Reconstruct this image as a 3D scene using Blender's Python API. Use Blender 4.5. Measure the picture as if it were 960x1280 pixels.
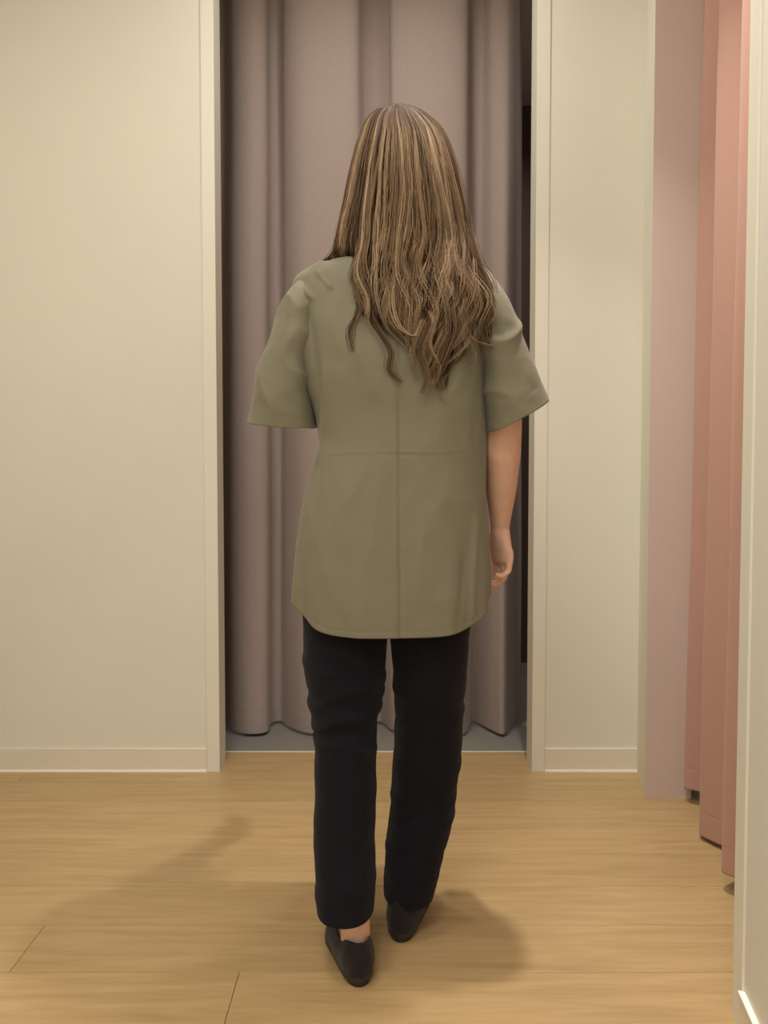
import bpy, bmesh, math, random
import numpy as np
from mathutils import Vector, noise

random.seed(7); rng = np.random.default_rng(7)
for o in list(bpy.data.objects): bpy.data.objects.remove(o, do_unlink=True)
scene = bpy.context.scene
col = scene.collection

# ------------------------------------------------------------------ camera, world, lights, exposure
F = 1000.0; CAM_Z = 0.92; PITCH = math.radians(2.35)
cam = bpy.data.cameras.new('camera'); cam_o = bpy.data.objects.new('camera', cam); col.objects.link(cam_o)
cam.sensor_fit = 'VERTICAL'; cam.sensor_height = 24.0; cam.lens = 24.0 * F / 1280.0
cam.clip_start = 0.02
cam_o.location = (0, 0, CAM_Z); cam_o.rotation_euler = (math.pi / 2 - PITCH, 0, 0)
scene.camera = cam_o

world = bpy.data.worlds.new('shop_light'); scene.world = world; world.use_nodes = True
bg = world.node_tree.nodes['Background']
bg.inputs['Color'].default_value = (1.0, 0.965, 0.92, 1); bg.inputs['Strength'].default_value = 1.15

def lamp(name, loc, power, radius, color=(1.0, 0.965, 0.91), spread=150, target=None):
    l = bpy.data.lights.new(name, 'AREA'); l.shape = 'DISK'; l.size = radius * 2
    l.energy = power; l.color = color; l.spread = math.radians(spread)
    o = bpy.data.objects.new(name, l); col.objects.link(o); o.location = loc
    if target is not None:
        o.rotation_euler = (Vector(target) - Vector(loc)).to_track_quat('-Z', 'Y').to_euler()
    return o
CEIL = 2.75
lamp('overhead_light', (0.40, 1.70, CEIL - .01), 5.5, 0.035, spread=74)
lamp('overhead_light', (-0.50, 1.12, CEIL - .01), 11, 0.20, spread=175)
lamp('overhead_light', (-0.35, -0.30, CEIL - .01), 26, 0.40, spread=178)  # broad fill added behind the camera to brighten the lower walls
lamp('overhead_light', (0.0, 2.12, CEIL - .01), 7, 0.07, spread=175)
lamp('cubicle_fill', (0.0, 3.45, CEIL - .01), 6, 0.10)  # fill added inside the cubicle so the gap beside the curtain isn't black
scene.view_settings.view_transform = 'Standard'; scene.view_settings.look = 'None'
scene.view_settings.exposure = 0.04; scene.view_settings.gamma = 1.0
scene.view_settings.use_curve_mapping = False

# ------------------------------------------------------------------ helpers
def P(px, py, d):
    """world point at depth d (metres along Y) seen at pixel (px, py) of the 960x1280 frame"""
    u = (px - 480) / F; v = (640 - py) / F
    y = math.cos(PITCH) + v * math.sin(PITCH); z = -math.sin(PITCH) + v * math.cos(PITCH)
    s = d / y
    return Vector((u * s, d, CAM_Z + z * s))
def DF(py): return CAM_Z / math.tan(PITCH + math.atan((py - 640) / F))   # depth of a floor point
def PX(px, d, py=640): return P(px, py, d).x
def PZ(py, d): return P(480, py, d).z

def lin(r, g, b):
    f = lambda c: (c / 255 / 12.92) if c / 255 <= .04045 else ((c / 255 + .055) / 1.055) ** 2.4
    return (f(r), f(g), f(b), 1)

def mat(name, rgb, rough=.6, vary=.06, scale=(30, 30, 30), bump=.0, bump_scale=400, sheen=0, spec=.5, detail=4, coord='Object', sss=0):
    m = bpy.data.materials.new(name); m.use_nodes = True
    nt = m.node_tree; b = nt.nodes['Principled BSDF']
    tc = nt.nodes.new('ShaderNodeTexCoord'); mp = nt.nodes.new('ShaderNodeMapping'); mp.inputs['Scale'].default_value = scale
    nt.links.new(tc.outputs[coord], mp.inputs['Vector'])
    n = nt.nodes.new('ShaderNodeTexNoise'); n.inputs['Scale'].default_value = 1; n.inputs['Detail'].default_value = detail
    nt.links.new(mp.outputs['Vector'], n.inputs['Vector'])
    r = nt.nodes.new('ShaderNodeValToRGB')
    r.color_ramp.elements[0].position = .3; r.color_ramp.elements[1].position = .7
    r.color_ramp.elements[0].color = tuple(c * (1 - vary) for c in rgb[:3]) + (1,)
    r.color_ramp.elements[1].color = tuple(min(1, c * (1 + vary)) for c in rgb[:3]) + (1,)
    nt.links.new(n.outputs['Fac'], r.inputs['Fac']); nt.links.new(r.outputs['Color'], b.inputs['Base Color'])
    b.inputs['Roughness'].default_value = rough; b.inputs['Specular IOR Level'].default_value = spec
    if sheen: b.inputs['Sheen Weight'].default_value = sheen; b.inputs['Sheen Roughness'].default_value = .5
    if sss:
        b.inputs['Subsurface Weight'].default_value = sss; b.inputs['Subsurface Radius'].default_value = (.012, .005, .003)
        b.inputs['Subsurface Scale'].default_value = 1
    if bump:
        n2 = nt.nodes.new('ShaderNodeTexNoise'); n2.inputs['Scale'].default_value = bump_scale; n2.inputs['Detail'].default_value = 3
        nt.links.new(tc.outputs[coord], n2.inputs['Vector'])
        bp = nt.nodes.new('ShaderNodeBump'); bp.inputs['Strength'].default_value = bump; bp.inputs['Distance'].default_value = .002
        nt.links.new(n2.outputs['Fac'], bp.inputs['Height']); nt.links.new(bp.outputs['Normal'], b.inputs['Normal'])
    return m

def mesh_obj(name, verts, faces, m, parent=None, smooth=False):
    me = bpy.data.meshes.new(name)
    me.from_pydata([tuple(v) for v in verts], [], [tuple(f) for f in faces]); me.update()
    if smooth: me.polygons.foreach_set('use_smooth', [True] * len(me.polygons))
    o = bpy.data.objects.new(name, me); col.objects.link(o)
    if m: me.materials.append(m)
    if parent: o.parent = parent
    return o
def tag(o, label, cat=None, kind=None, group=None):
    o['label'] = label
    if cat: o['category'] = cat
    if kind: o['kind'] = kind
    if group: o['group'] = group
    return o
def prism(name, pts, z0, z1, m, parent=None, bevel=.0):
    """vertical prism over a counter-clockwise footprint"""
    bm = bmesh.new()
    lo = [bm.verts.new((x, y, z0)) for x, y in pts]; hi = [bm.verts.new((x, y, z1)) for x, y in pts]
    n = len(pts)
    bm.faces.new(lo[::-1]); bm.faces.new(hi)
    for i in range(n): bm.faces.new((lo[i], lo[(i + 1) % n], hi[(i + 1) % n], hi[i]))
    bmesh.ops.recalc_face_normals(bm, faces=bm.faces)
    if bevel: bmesh.ops.bevel(bm, geom=bm.edges[:], offset=bevel, segments=2, affect='EDGES', profile=.5)
    me = bpy.data.meshes.new(name); bm.to_mesh(me); bm.free()
    o = bpy.data.objects.new(name, me); col.objects.link(o); me.materials.append(m)
    if parent: o.parent = parent
    return o
def box(name, x0, x1, y0, y1, z0, z1, m, parent=None, bevel=0):
    return prism(name, [(x0, y0), (x1, y0), (x1, y1), (x0, y1)], z0, z1, m, parent, bevel)

# ------------------------------------------------------------------ materials
M_wall = mat('cream_wall_paint', lin(220, 216, 199), rough=.7, vary=.015, scale=(3, 3, 3), bump=.06, bump_scale=160)
M_wall_r = mat('greyish_cream_paint', lin(217, 213, 199), rough=.65, vary=.015, scale=(3, 3, 3), bump=.05, bump_scale=160)
M_trim = mat('cream_trim_paint', lin(223, 219, 202), rough=.45, vary=.01, scale=(3, 3, 3))
M_base = mat('baseboard_vinyl', lin(222, 213, 194), rough=.5, vary=.02, scale=(4, 4, 4))
M_caulk = mat('white_caulk', lin(250, 246, 236), rough=.35, vary=.01)
M_panel = mat('pinkish_beige_jamb', lin(208, 188, 176), rough=.6, vary=.015, scale=(3, 3, 3))
M_ceil = mat('ceiling_paint', lin(235, 230, 220), rough=.8, vary=.01)
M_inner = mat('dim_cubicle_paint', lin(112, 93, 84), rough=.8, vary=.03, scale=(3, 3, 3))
M_carpet = mat('blue_grey_carpet', lin(134, 128, 119), rough=.95, vary=.18, scale=(220, 220, 220), bump=.6, bump_scale=700)
M_curtain = mat('taupe_curtain_cloth', lin(165, 149, 141), rough=.85, vary=.05, scale=(500, 500, 60), bump=.15, bump_scale=900, sheen=.15, spec=.25)
M_pink = mat('pink_curtain_cloth', lin(180, 140, 123), rough=.85, vary=.03, scale=(500, 500, 60), bump=.12, bump_scale=900, sheen=.15, spec=.25)
M_rail = mat('white_rail_metal', lin(225, 222, 215), rough=.35, vary=.01)
M_shirt = mat('olive_cotton', lin(118, 112, 91), rough=.7, vary=.035, scale=(40, 40, 40), bump=.12, bump_scale=1100, sheen=.12, spec=.3)
M_trouser = mat('black_wool', lin(22, 20, 26), rough=.9, vary=.45, scale=(650, 650, 650), bump=.5, bump_scale=800, sheen=.05, spec=.12)
M_shoe = mat('black_suede', lin(32, 26, 24), rough=.9, vary=.3, scale=(500, 500, 500), bump=.4, bump_scale=700, sheen=.12, spec=.2)
M_sole = mat('black_rubber', lin(44, 37, 32), rough=.6, vary=.1)
M_skin = mat('skin', lin(218, 175, 149), rough=.5, vary=.05, scale=(60, 60, 60), bump=.05, bump_scale=500, sss=.25, spec=.35)
M_nail = mat('nail', lin(226, 184, 164), rough=.3, vary=.02)

def wood():
    m = bpy.data.materials.new('pale_oak_plank'); m.use_nodes = True
    nt = m.node_tree; b = nt.nodes['Principled BSDF']; N = nt.nodes.new; L = nt.links.new
    tc = N('ShaderNodeTexCoord'); oi = N('ShaderNodeObjectInfo')
    off = N('ShaderNodeVectorMath'); off.operation = 'MULTIPLY_ADD'; off.inputs[1].default_value = (1, 1, 1)
    sc = N('ShaderNodeVectorMath'); sc.operation = 'SCALE'; sc.inputs[0].default_value = (37, 53, 11)
    L(oi.outputs['Random'], sc.inputs['Scale']); L(tc.outputs['Object'], off.inputs[0]); L(sc.outputs[0], off.inputs[2])
    mp = N('ShaderNodeMapping'); mp.inputs['Scale'].default_value = (2.2, 26, 1); L(off.outputs[0], mp.inputs['Vector'])
    n1 = N('ShaderNodeTexNoise'); n1.inputs['Scale'].default_value = 1.6; n1.inputs['Detail'].default_value = 7; n1.inputs['Distortion'].default_value = .7
    L(mp.outputs[0], n1.inputs['Vector'])
    mp2 = N('ShaderNodeMapping'); mp2.inputs['Scale'].default_value = (12, 260, 1); L(off.outputs[0], mp2.inputs['Vector'])
    n2 = N('ShaderNodeTexNoise'); n2.inputs['Scale'].default_value = 1; n2.inputs['Detail'].default_value = 3; L(mp2.outputs[0], n2.inputs['Vector'])
    r = N('ShaderNodeValToRGB'); e = r.color_ramp.elements
    e[0].position = .25; e[0].color = lin(168, 138, 95); e[1].position = .72; e[1].color = lin(188, 158, 113)
    e2 = r.color_ramp.elements.new(.5); e2.color = lin(180, 150, 106)
    L(n1.outputs['Fac'], r.inputs['Fac'])
    mx = N('ShaderNodeMix'); mx.data_type = 'RGBA'; mx.blend_type = 'MULTIPLY'; mx.inputs['Factor'].default_value = .24
    r2 = N('ShaderNodeValToRGB'); r2.color_ramp.elements[0].position = .3; r2.color_ramp.elements[0].color = (.72, .68, .62, 1)
    r2.color_ramp.elements[1].position = .55; r2.color_ramp.elements[1].color = (1, 1, 1, 1)
    L(n2.outputs['Fac'], r2.inputs['Fac']); L(r.outputs[0], mx.inputs[6]); L(r2.outputs[0], mx.inputs[7])
    hv = N('ShaderNodeHueSaturation'); mr = N('ShaderNodeMapRange'); mr.inputs[3].default_value = .94; mr.inputs[4].default_value = 1.05
    L(oi.outputs['Random'], mr.inputs[0]); L(mr.outputs[0], hv.inputs['Value']); L(mx.outputs[2], hv.inputs['Color'])
    L(hv.outputs[0], b.inputs['Base Color']); b.inputs['Roughness'].default_value = .42; b.inputs['Specular IOR Level'].default_value = .4
    bp = N('ShaderNodeBump'); bp.inputs['Strength'].default_value = .08; bp.inputs['Distance'].default_value = .001
    L(n2.outputs['Fac'], bp.inputs['Height']); L(bp.outputs[0], b.inputs['Normal'])
    return m
M_wood = wood()
M_joint = mat('plank_joint', lin(150, 122, 84), rough=.8)

# ------------------------------------------------------------------ the room
DW = DF(964)           # face of the back wall
DR = DF(940)           # edge of the wooden floor / start of the cubicle carpet
WT = .09
XL, XR = PX(275, DW, 964), PX(664.5, DW, 964)      # door opening
XOUT = -1.25
# right wall runs obliquely: from the corner in the back wall, past a doorway, toward the camera
RC = (PX(796, DW, 964), DW); DJ = DF(998); DN = DF(1266); RJ = (PX(806, DJ, 998), DJ); RN = (PX(918, DN, 1266), DN)
dirw = Vector((RN[0] - RJ[0], RN[1] - RJ[1])).normalized()
RE = (RN[0] + dirw.x * 2.4, RN[1] + dirw.y * 2.4)

floor = tag(box('floor', XOUT, 1.75, -1.2, DR, -.06, -.012, M_joint), 'pale oak plank floor running across the room', kind='structure')
row_w = .158; ys = [1.458 + row_w * k for k in range(-8, 8)] + [DR]
starts = {1.458: -.70, 1.300: -.27}
for r_ in range(len(ys) - 1):
    y0, y1 = ys[r_], ys[r_ + 1]
    if y1 - y0 < .02: continue
    L_ = 2.4
    x = [v for k, v in starts.items() if abs(k - y0) < .01]
    x = x[0] if x else -1.12 - .05 * (r_ % 2)
    while x > XOUT: x -= L_
    while x < 1.75:
        a, b_ = max(x, XOUT), min(x + L_, 1.75)
        if b_ - a > .03:
            o = box('plank', -(b_ - a) / 2 + .0004, (b_ - a) / 2 - .0004, -(y1 - y0) / 2 + .0005, (y1 - y0) / 2 - .0005, -.012, 0, M_wood, floor, bevel=.0012)
            o.location = ((a + b_) / 2, (y0 + y1) / 2, 0)
        x += L_
far_y = 4.0
tag(box('floor', XL - .45, XR + .45, DR + .006, far_y, -.06, -.004, M_carpet), 'blue grey carpet inside the curtained cubicle', kind='structure')
tag(box('trim_1', XL - .45, XR + .45, DR - .002, DR + .008, -.04, .001, M_base), 'thin pale strip where planks meet the carpet', kind='structure')

tag(box('wall_back_left', XOUT, XL - .0402, DW, DW + WT, -.06, CEIL, M_wall), 'plain cream wall beside the taupe curtain, wide side', kind='structure')
tag(prism('wall_back_right', [(XR + .0402, DW), (RC[0] + .25, DW), (RC[0] + .25, DW + WT), (XR + .0402, DW + WT)], -.06, CEIL, M_wall), 'narrow cream wall between curtained opening and pink doorway', kind='structure')
tag(box('trim_2', XL - .040, XL, DW - .004, DW + WT, -.012, CEIL, M_trim, bevel=.0008), 'cream casing of the curtained opening beside the wide wall', kind='structure')
tag(box('trim_3', XR, XR + .040, DW - .004, DW + WT, -.012, CEIL, M_trim, bevel=.0008), 'cream casing of the curtained opening beside the narrow wall', kind='structure')
BH = PZ(935, DW)
tag(box('baseboard_back_left', XOUT, XL - .0402, DW - .006, DW, .004, BH, M_base, bevel=.0012), 'flat cream baseboard along the wide wall', kind='structure')
tag(box('baseboard_back_right', XR + .0402, RC[0], DW - .006, DW, .004, BH, M_base, bevel=.0012), 'flat cream baseboard along the narrow wall', kind='structure')
tag(box('trim_4', XOUT, XL - .0402, DW - .009, DW, 0, .006, M_caulk), 'white bead of caulk under the wide wall baseboard', kind='structure')
tag(box('trim_5', XR + .0402, RC[0], DW - .009, DW, 0, .006, M_caulk), 'white bead of caulk under the narrow wall baseboard', kind='structure')
# cubicle behind the curtain
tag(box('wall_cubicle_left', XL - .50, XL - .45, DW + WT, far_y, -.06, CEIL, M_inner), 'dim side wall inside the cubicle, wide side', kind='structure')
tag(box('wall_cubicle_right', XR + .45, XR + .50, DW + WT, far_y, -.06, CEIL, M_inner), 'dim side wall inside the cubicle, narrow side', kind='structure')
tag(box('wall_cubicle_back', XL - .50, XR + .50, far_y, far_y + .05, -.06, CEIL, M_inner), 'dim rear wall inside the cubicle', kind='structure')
# side wall out of view, added to shade the left edge; then the ceiling
tag(box('shade_wall_left', XOUT - .1, XOUT, -1.2, DR, -.06, CEIL, M_wall), 'unseen cream side wall added to shade the left edge', kind='structure')
tag(box('ceiling', XOUT - .1, 2.4, -1.2, far_y + .05, CEIL, CEIL + .06, M_ceil), 'plain pale ceiling', kind='structure')
# right wall: return with the doorway jamb, then the near stretch
JR = PX(864, DJ, 998)
wr_ = prism('wall_right_return', [(RJ[0], RJ[1]), (JR, RJ[1]), (RC[0] + .16, DW), (RC[0], DW)], -.06, CEIL, M_panel)
wr_.data.materials.append(M_wall)
for pl_ in wr_.data.polygons:
    if pl_.normal.x < -.7: pl_.material_index = 1
tag(wr_, 'pinkish beige doorway jamb beside the pink curtain', kind='structure')
nrm = Vector((-dirw.y, dirw.x)); nrm = nrm if nrm.x > 0 else -nrm
T = .135
RNo = (RN[0] + nrm.x * T, RN[1] + nrm.y * T); REo = (RE[0] + nrm.x * T, RE[1] + nrm.y * T)
c1 = (RN[0] + dirw.x * .055, RN[1] + dirw.y * .055); c1o = (c1[0] + nrm.x * T, c1[1] + nrm.y * T)
tag(prism('wall_right', [c1, RE, REo, c1o], -.06, CEIL, M_wall_r), 'near cream side wall at the pink doorway', kind='structure')
f = .004
tag(prism('trim_6', [(RN[0] - nrm.x * f, RN[1] - nrm.y * f), (c1[0] - nrm.x * f, c1[1] - nrm.y * f), c1o, RNo], -.012, CEIL, M_trim, bevel=.0012), 'cream casing on the near edge of the pink doorway', kind='structure')
tag(prism('baseboard_right', [(c1[0] - nrm.x * .008, c1[1] - nrm.y * .008), (RE[0] - nrm.x * .008, RE[1] - nrm.y * .008), RE, c1], 0, .07, M_base, bevel=.0012), 'cream baseboard along the near side wall', kind='structure')
tag(prism('trim_7', [(c1[0] - nrm.x * .010, c1[1] - nrm.y * .010), (RE[0] - nrm.x * .010, RE[1] - nrm.y * .010), RE, c1], .07, .074, M_caulk), 'white bead on top of the near side baseboard', kind='structure')
# small room behind the pink curtain
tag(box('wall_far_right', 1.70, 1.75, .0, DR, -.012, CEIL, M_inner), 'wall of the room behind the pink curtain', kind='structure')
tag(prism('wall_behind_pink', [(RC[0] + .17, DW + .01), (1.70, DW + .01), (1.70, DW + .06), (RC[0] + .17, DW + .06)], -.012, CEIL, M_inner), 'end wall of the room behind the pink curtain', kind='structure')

# ------------------------------------------------------------------ curtains
def catmull(knots, n):
    k = np.array(knots, float); k = np.vstack([2 * k[0] - k[1], k, 2 * k[-1] - k[-2]])
    out = []
    m = len(k) - 3
    for t in np.linspace(0, m - 1e-6, n):
        i = int(t); s = t - i
        p0, p1, p2, p3 = k[i], k[i + 1], k[i + 2], k[i + 3]
        out.append(.5 * (2 * p1 + (p2 - p0) * s + (2 * p0 - 5 * p1 + 4 * p2 - p3) * s ** 2 + (3 * p1 - p0 - 3 * p2 + p3) * s ** 3))
    return np.array(out)
def sheet(name, top, bot, z0, z1, rows, m, zoff=None, hem=.075):
    V = []; n = len(top)
    zs = [z0] + [z0 + .004] + [z0 + hem * .5, z0 + hem - .009, z0 + hem - .0035, z0 + hem, z0 + hem + .0035, z0 + hem + .009] + list(np.linspace(z0 + hem + .05, z1, rows))
    for z in zs:
        t = (z - z0) / (z1 - z0); w = t
        xy = bot * (1 - w) + top * w
        tx = np.gradient(xy, axis=0); nn = np.stack([tx[:, 1], -tx[:, 0]], 1); nn /= np.linalg.norm(nn, axis=1)[:, None] + 1e-9
        dd = .0 if abs(z - z0 - hem) > .002 else -.0006
        for i in range(n):
            wob = .004 * noise.noise(Vector((xy[i, 0] * 9, z * 1.6, 3.1)))
            V.append((xy[i, 0] + nn[i, 0] * (dd + wob), xy[i, 1] + nn[i, 1] * (dd + wob), z + (zoff[i] if zoff is not None else 0) * (1 - w) ** 3))
    Fc = []
    R = len(zs)
    for j in range(R - 1):
        for i in range(n - 1):
            a = j * n + i; Fc.append((a, a + 1, a + n + 1, a + n))
    o = mesh_obj(name, V, Fc, m, smooth=True)
    s = o.modifiers.new('thick', 'SOLIDIFY'); s.thickness = .002; s.offset = 0
    return o
DC = 2.90
kn = [(236, 268, .02, .05), (268, 276, .045, .05), (284, 281, .045, .03), (298, 288, -.01, -.02), (318, 310, -.025, -.045), (334, 332, -.005, -.03),
      (342, 337, .04, .035), (355, 350, .05, .055), (359, 360, -.01, .01), (380, 385, -.04, -.04), (420, 430, -.045, -.045), (446, 455, -.03, -.03),
      (453, 462, .03, .03), (470, 475, .05, .05), (486, 484, .02, .02), (492, 495, -.025, -.02), (535, 540, -.045, -.045), (578, 580, -.03, -.045),
      (585, 590, .03, .045), (600, 598, .05, .045), (612, 618, .015, -.02), (630, 632, 0, -.045), (644, 644, .02, .03), (648, 653, .035, .05)]
top = catmull([(PX(a, DC + 1.15 * c), DC + 1.15 * c) for a, b, c, d in kn], 420)
bot = catmull([(PX(b, DC + 1.5 * d), DC + 1.5 * d) for a, b, c, d in kn], 420)
cz0 = .007
tc_ = tag(sheet('curtain', top, bot, cz0, CEIL - .035, 60, M_curtain), 'long taupe curtain in folds filling the opening behind the person', 'curtain')
r_ = box('curtain_rail', XL - .2, XR + .2, DC - .02, DC + .02, CEIL - .035, CEIL, M_rail, bevel=.002)
tag(r_, 'straight white ceiling rail carrying the taupe curtain', 'curtain rail')
# pink curtain inside the doorway on the right
A = Vector((JR + .050, DJ + .03)); B = Vector((RN[0] + nrm.x * .115 + .0, RN[1] - .02))
ax = (B - A); Lp = ax.length; ax.normalize(); nx = Vector((-ax.y, ax.x)); nx = nx if nx.x < 0 else -nx
pk = []; pkb = []
nf = 4
for i in range(nf * 4 + 1):
    s = i / (nf * 4); ph = (i % 4)
    amp = [0, .040, 0, -.040][ph]
    c = A + ax * (Lp * s) + nx * (amp - .0)
    ampb = [0, .050, .004, -.048][ph] * (1 + .3 * math.sin(i * 1.7))
    cb = A + ax * (Lp * (s + .008 * math.sin(i * 2.3))) + nx * (ampb - .0)
    pk.append((c.x, c.y)); pkb.append((cb.x, cb.y))
zo = np.array([.016 * math.sin(i * .045) for i in range(300)])
tag(sheet('curtain', catmull(pk, 300), catmull(pkb, 300), .028, CEIL - .035, 30, M_pink, zoff=zo, hem=.06), 'salmon pink curtain hanging in the doorway of the side wall', 'curtain')
pr = prism('curtain_rail', [tuple(A + nx * .015), tuple(A - nx * .015), tuple(B - nx * .015), tuple(B + nx * .015)], CEIL - .035, CEIL, M_rail)
tag(pr, 'white ceiling rail carrying the salmon pink curtain', 'curtain rail')

# ------------------------------------------------------------------ the person: body
class Tubes:
    def __init__(s): s.v = []; s.f = []
    def tube(s, pts, rad, seg=16, up=(0, 1, 0)):
        """closed tapered tube; rad is r or (a, b): a along the 'up' reference, b across"""
        pts = [Vector(p) for p in pts]; n = len(pts)
        rings = []
        def frame(i):
            t = (pts[min(i + 1, n - 1)] - pts[max(i - 1, 0)]).normalized()
            u = Vector(up) - t * t.dot(Vector(up))
            if u.length < 1e-3: u = Vector((1, 0, 0)) - t * t.x
            u.normalize(); return t, u, t.cross(u)
        def ring(c, u, w, a, b):
            base = len(s.v)
            for k in range(seg):
                an = 2 * math.pi * k / seg
                s.v.append(c + u * (a * math.cos(an)) + w * (b * math.sin(an)))
            rings.append(base)
        R = [(r, r) if not isinstance(r, tuple) else r for r in rad]
        t, u, w = frame(0)
        for q in (80, 50, 25): 
            qa = math.radians(q); mm = min(R[0]); ring(pts[0] - t * (mm * math.sin(qa)), u, w, R[0][0] * math.cos(qa), R[0][1] * math.cos(qa))
        for i in range(n):
            t, u, w = frame(i); ring(pts[i], u, w, *R[i])
        for q in (25, 50, 80):
            qa = math.radians(q); mm = min(R[-1]); ring(pts[-1] + t * (mm * math.sin(qa)), u, w, R[-1][0] * math.cos(qa), R[-1][1] * math.cos(qa))
        for a, b in zip(rings[:-1], rings[1:]):
            for k in range(seg): s.f.append((a + k, a + (k + 1) % seg, b + (k + 1) % seg, b + k))
        s.f.append(tuple(rings[0] + k for k in range(seg))[::-1]); s.f.append(tuple(rings[-1] + k for k in range(seg)))
    def ell(s, c, r, seg=20):
        c = Vector(c); n = 14; base = len(s.v)
        for j in range(n + 1):
            th = math.pi * (j + .02) / (n + .04)
            for k in range(seg):
                a = 2 * math.pi * k / seg
                s.v.append(c + Vector((r[0] * math.sin(th) * math.cos(a), r[1] * math.sin(th) * math.sin(a), r[2] * math.cos(th))))
        for j in range(n):
            for k in range(seg): s.f.append((base + j * seg + k, base + (j + 1) * seg + k, base + (j + 1) * seg + (k + 1) % seg, base + j * seg + (k + 1) % seg))
        s.f.append(tuple(base + k for k in range(seg))); s.f.append(tuple(base + n * seg + k for k in range(seg))[::-1])

YB = 1.625
HC = Vector((PX(505, 1.62), 1.640, PZ(212, 1.62)))      # head centre
tb = Tubes()
# head with face (looks away from the camera)
tb.ell(HC + Vector((0, -.008, .012)), (.074, .092, .094)); tb.ell(HC + Vector((0, .030, -.045)), (.058, .062, .075))
tb.ell(HC + Vector((0, .068, -.100)), (.024, .022, .018))
tb.tube([HC + Vector((0, .088, .012)), HC + Vector((0, .100, -.015)), HC + Vector((0, .108, -.036))], [.007, .009, .012], 10)
for sx in (-1, 1):
    tb.ell(HC + Vector((sx * .031, .083, .004)), (.016, .010, .009), 12)
    tb.ell(HC + Vector((sx * .030, .086, .024)), (.024, .008, .006), 12)
    tb.ell(HC + Vector((sx * .075, .000, -.012)), (.008, .018, .030), 12)
tb.ell(HC + Vector((0, .089, -.063)), (.022, .010, .006), 12); tb.ell(HC + Vector((0, .087, -.073)), (.019, .010, .006), 12)
nk = Vector((PX(502, 1.62), 1.615, PZ(335, 1.62)))
tb.tube([nk + Vector((0, 0, -.05)), nk, HC + Vector((0, -.012, -.05))], [(.058, .07), .052, .05], 20)
# torso
tor = [(352, 492, .14, .062), (400, 492, .155, .085), (470, 493, .135, .09), (560, 494, .118, .082), (640, 490, .13, .09), (705, 486, .14, .095), (735, 485, .10, .07)]
tb.tube([(PX(x, YB), YB, PZ(y, YB)) for y, x, a, b in tor], [(b, a) for y, x, a, b in tor], 28)
# right arm hangs, elbow slightly bent
RS, RE_, RW = P(602, 392, 1.63), P(629, 528, 1.615), P(625, 655, 1.70)
tb.tube([P(580, 378, 1.63), RS, RS.lerp(RE_, .5), RE_, RE_.lerp(RW, .28), RE_.lerp(RW, .65), RW, RW + Vector((0, .004, -.02))],
        [.034, .040, .042, (.041, .038), (.043, .038), (.034, .032), (.027, .0205), (.028, .020)], 20)
ex = Vector((-.38, .925, 0)).normalized(); nn_ = Vector((-.925, -.38, 0)).normalized(); dn = Vector((.07, .03, -1)).normalized()
pc = RW + dn * .015
tb.tube([pc, pc + dn * .03 + ex * .002, pc + dn * .062 + ex * .002], [(.026, .017), (.035, .0165), (.037, .013)], 20, up=tuple(ex))
FN = []
for k, (off, ln, drop) in enumerate([(-.029, .80, .056), (-.010, .98, .066), (.010, 1.05, .069), (.029, .98, .066)]):
    kp = pc + ex * off + dn * drop - nn_ * .003
    d1 = (dn * .95 + nn_ * .22).normalized(); d2 = (dn * .55 + nn_ * .84).normalized(); d3 = (-dn * .30 + nn_ * .95).normalized()
    a = kp + d1 * .034 * ln; b_ = a + d2 * .024 * ln; c = b_ + d3 * .017 * ln
    rr = .0082 if k else .0070
    tb.tube([kp - dn * .014, kp, kp.lerp(a, .5), a, a.lerp(b_, .5), b_, c], [rr * 1.12, rr * 1.12, rr * 1.02, rr * 1.04, rr * .94, rr * .95, rr * .80], 12)
    FN.append((c, d3, nn_))
th0 = pc + ex * .016 + dn * .004
th = [th0, th0 + ex * .020 + nn_ * .014 + dn * .022, th0 + ex * .026 + nn_ * .026 + dn * .046, th0 + ex * .024 + nn_ * .032 + dn * .068]
tb.tube(th, [.015, .0125, .0095, .0078], 12)
# left arm: forearm bent forward across the belly
LS, LE, LW = P(388, 392, 1.63), P(358, 486, 1.655), Vector((-.105, 1.855, 1.09))
tb.tube([P(408, 378, 1.63), LS, LS.lerp(LE, .5), LE, LE.lerp(LW, .3), LE.lerp(LW, .7), LW],
        [.034, .040, .040, .036, .036, .030, .024], 20)
fd = (LW - LE).normalized(); fd2 = Vector((.55, .75, .05)).normalized(); side = Vector((0, 0, 1)); pin = fd2.cross(side).normalized()
tb.tube([LW, LW + fd2 * .03, LW + fd2 * .068], [(.025, .016), (.034, .016), (.036, .013)], 18, up=(0, 0, 1))
for k, (off, ln) in enumerate([(-.027, .8), (-.009, .97), (.009, 1.05), (.027, .97)]):
    kp = LW + fd2 * (.064 if k else .056) + Vector((0, 0, off))
    d1 = (fd2 * .85 - pin * .5).normalized(); d2 = (fd2 * .3 - pin * .95).normalized(); d3 = (-fd2 * .5 - pin * .85).normalized()
    a = kp + d1 * .036 * ln; b_ = a + d2 * .024 * ln; c = b_ + d3 * .018 * ln
    tb.tube([kp - fd2 * .012, kp, a, b_, c], [.009, .009, .0082, .0075, .0066], 12)
t0 = LW + fd2 * .014 + Vector((0, 0, .018))
tb.tube([t0, t0 + fd2 * .03 + Vector((0, 0, .02)) - pin * .01, t0 + fd2 * .058 + Vector((0, 0, .026)) - pin * .02, t0 + fd2 * .078 + Vector((0, 0, .024)) - pin * .028], [.014, .012, .0098, .0078], 12)
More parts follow.
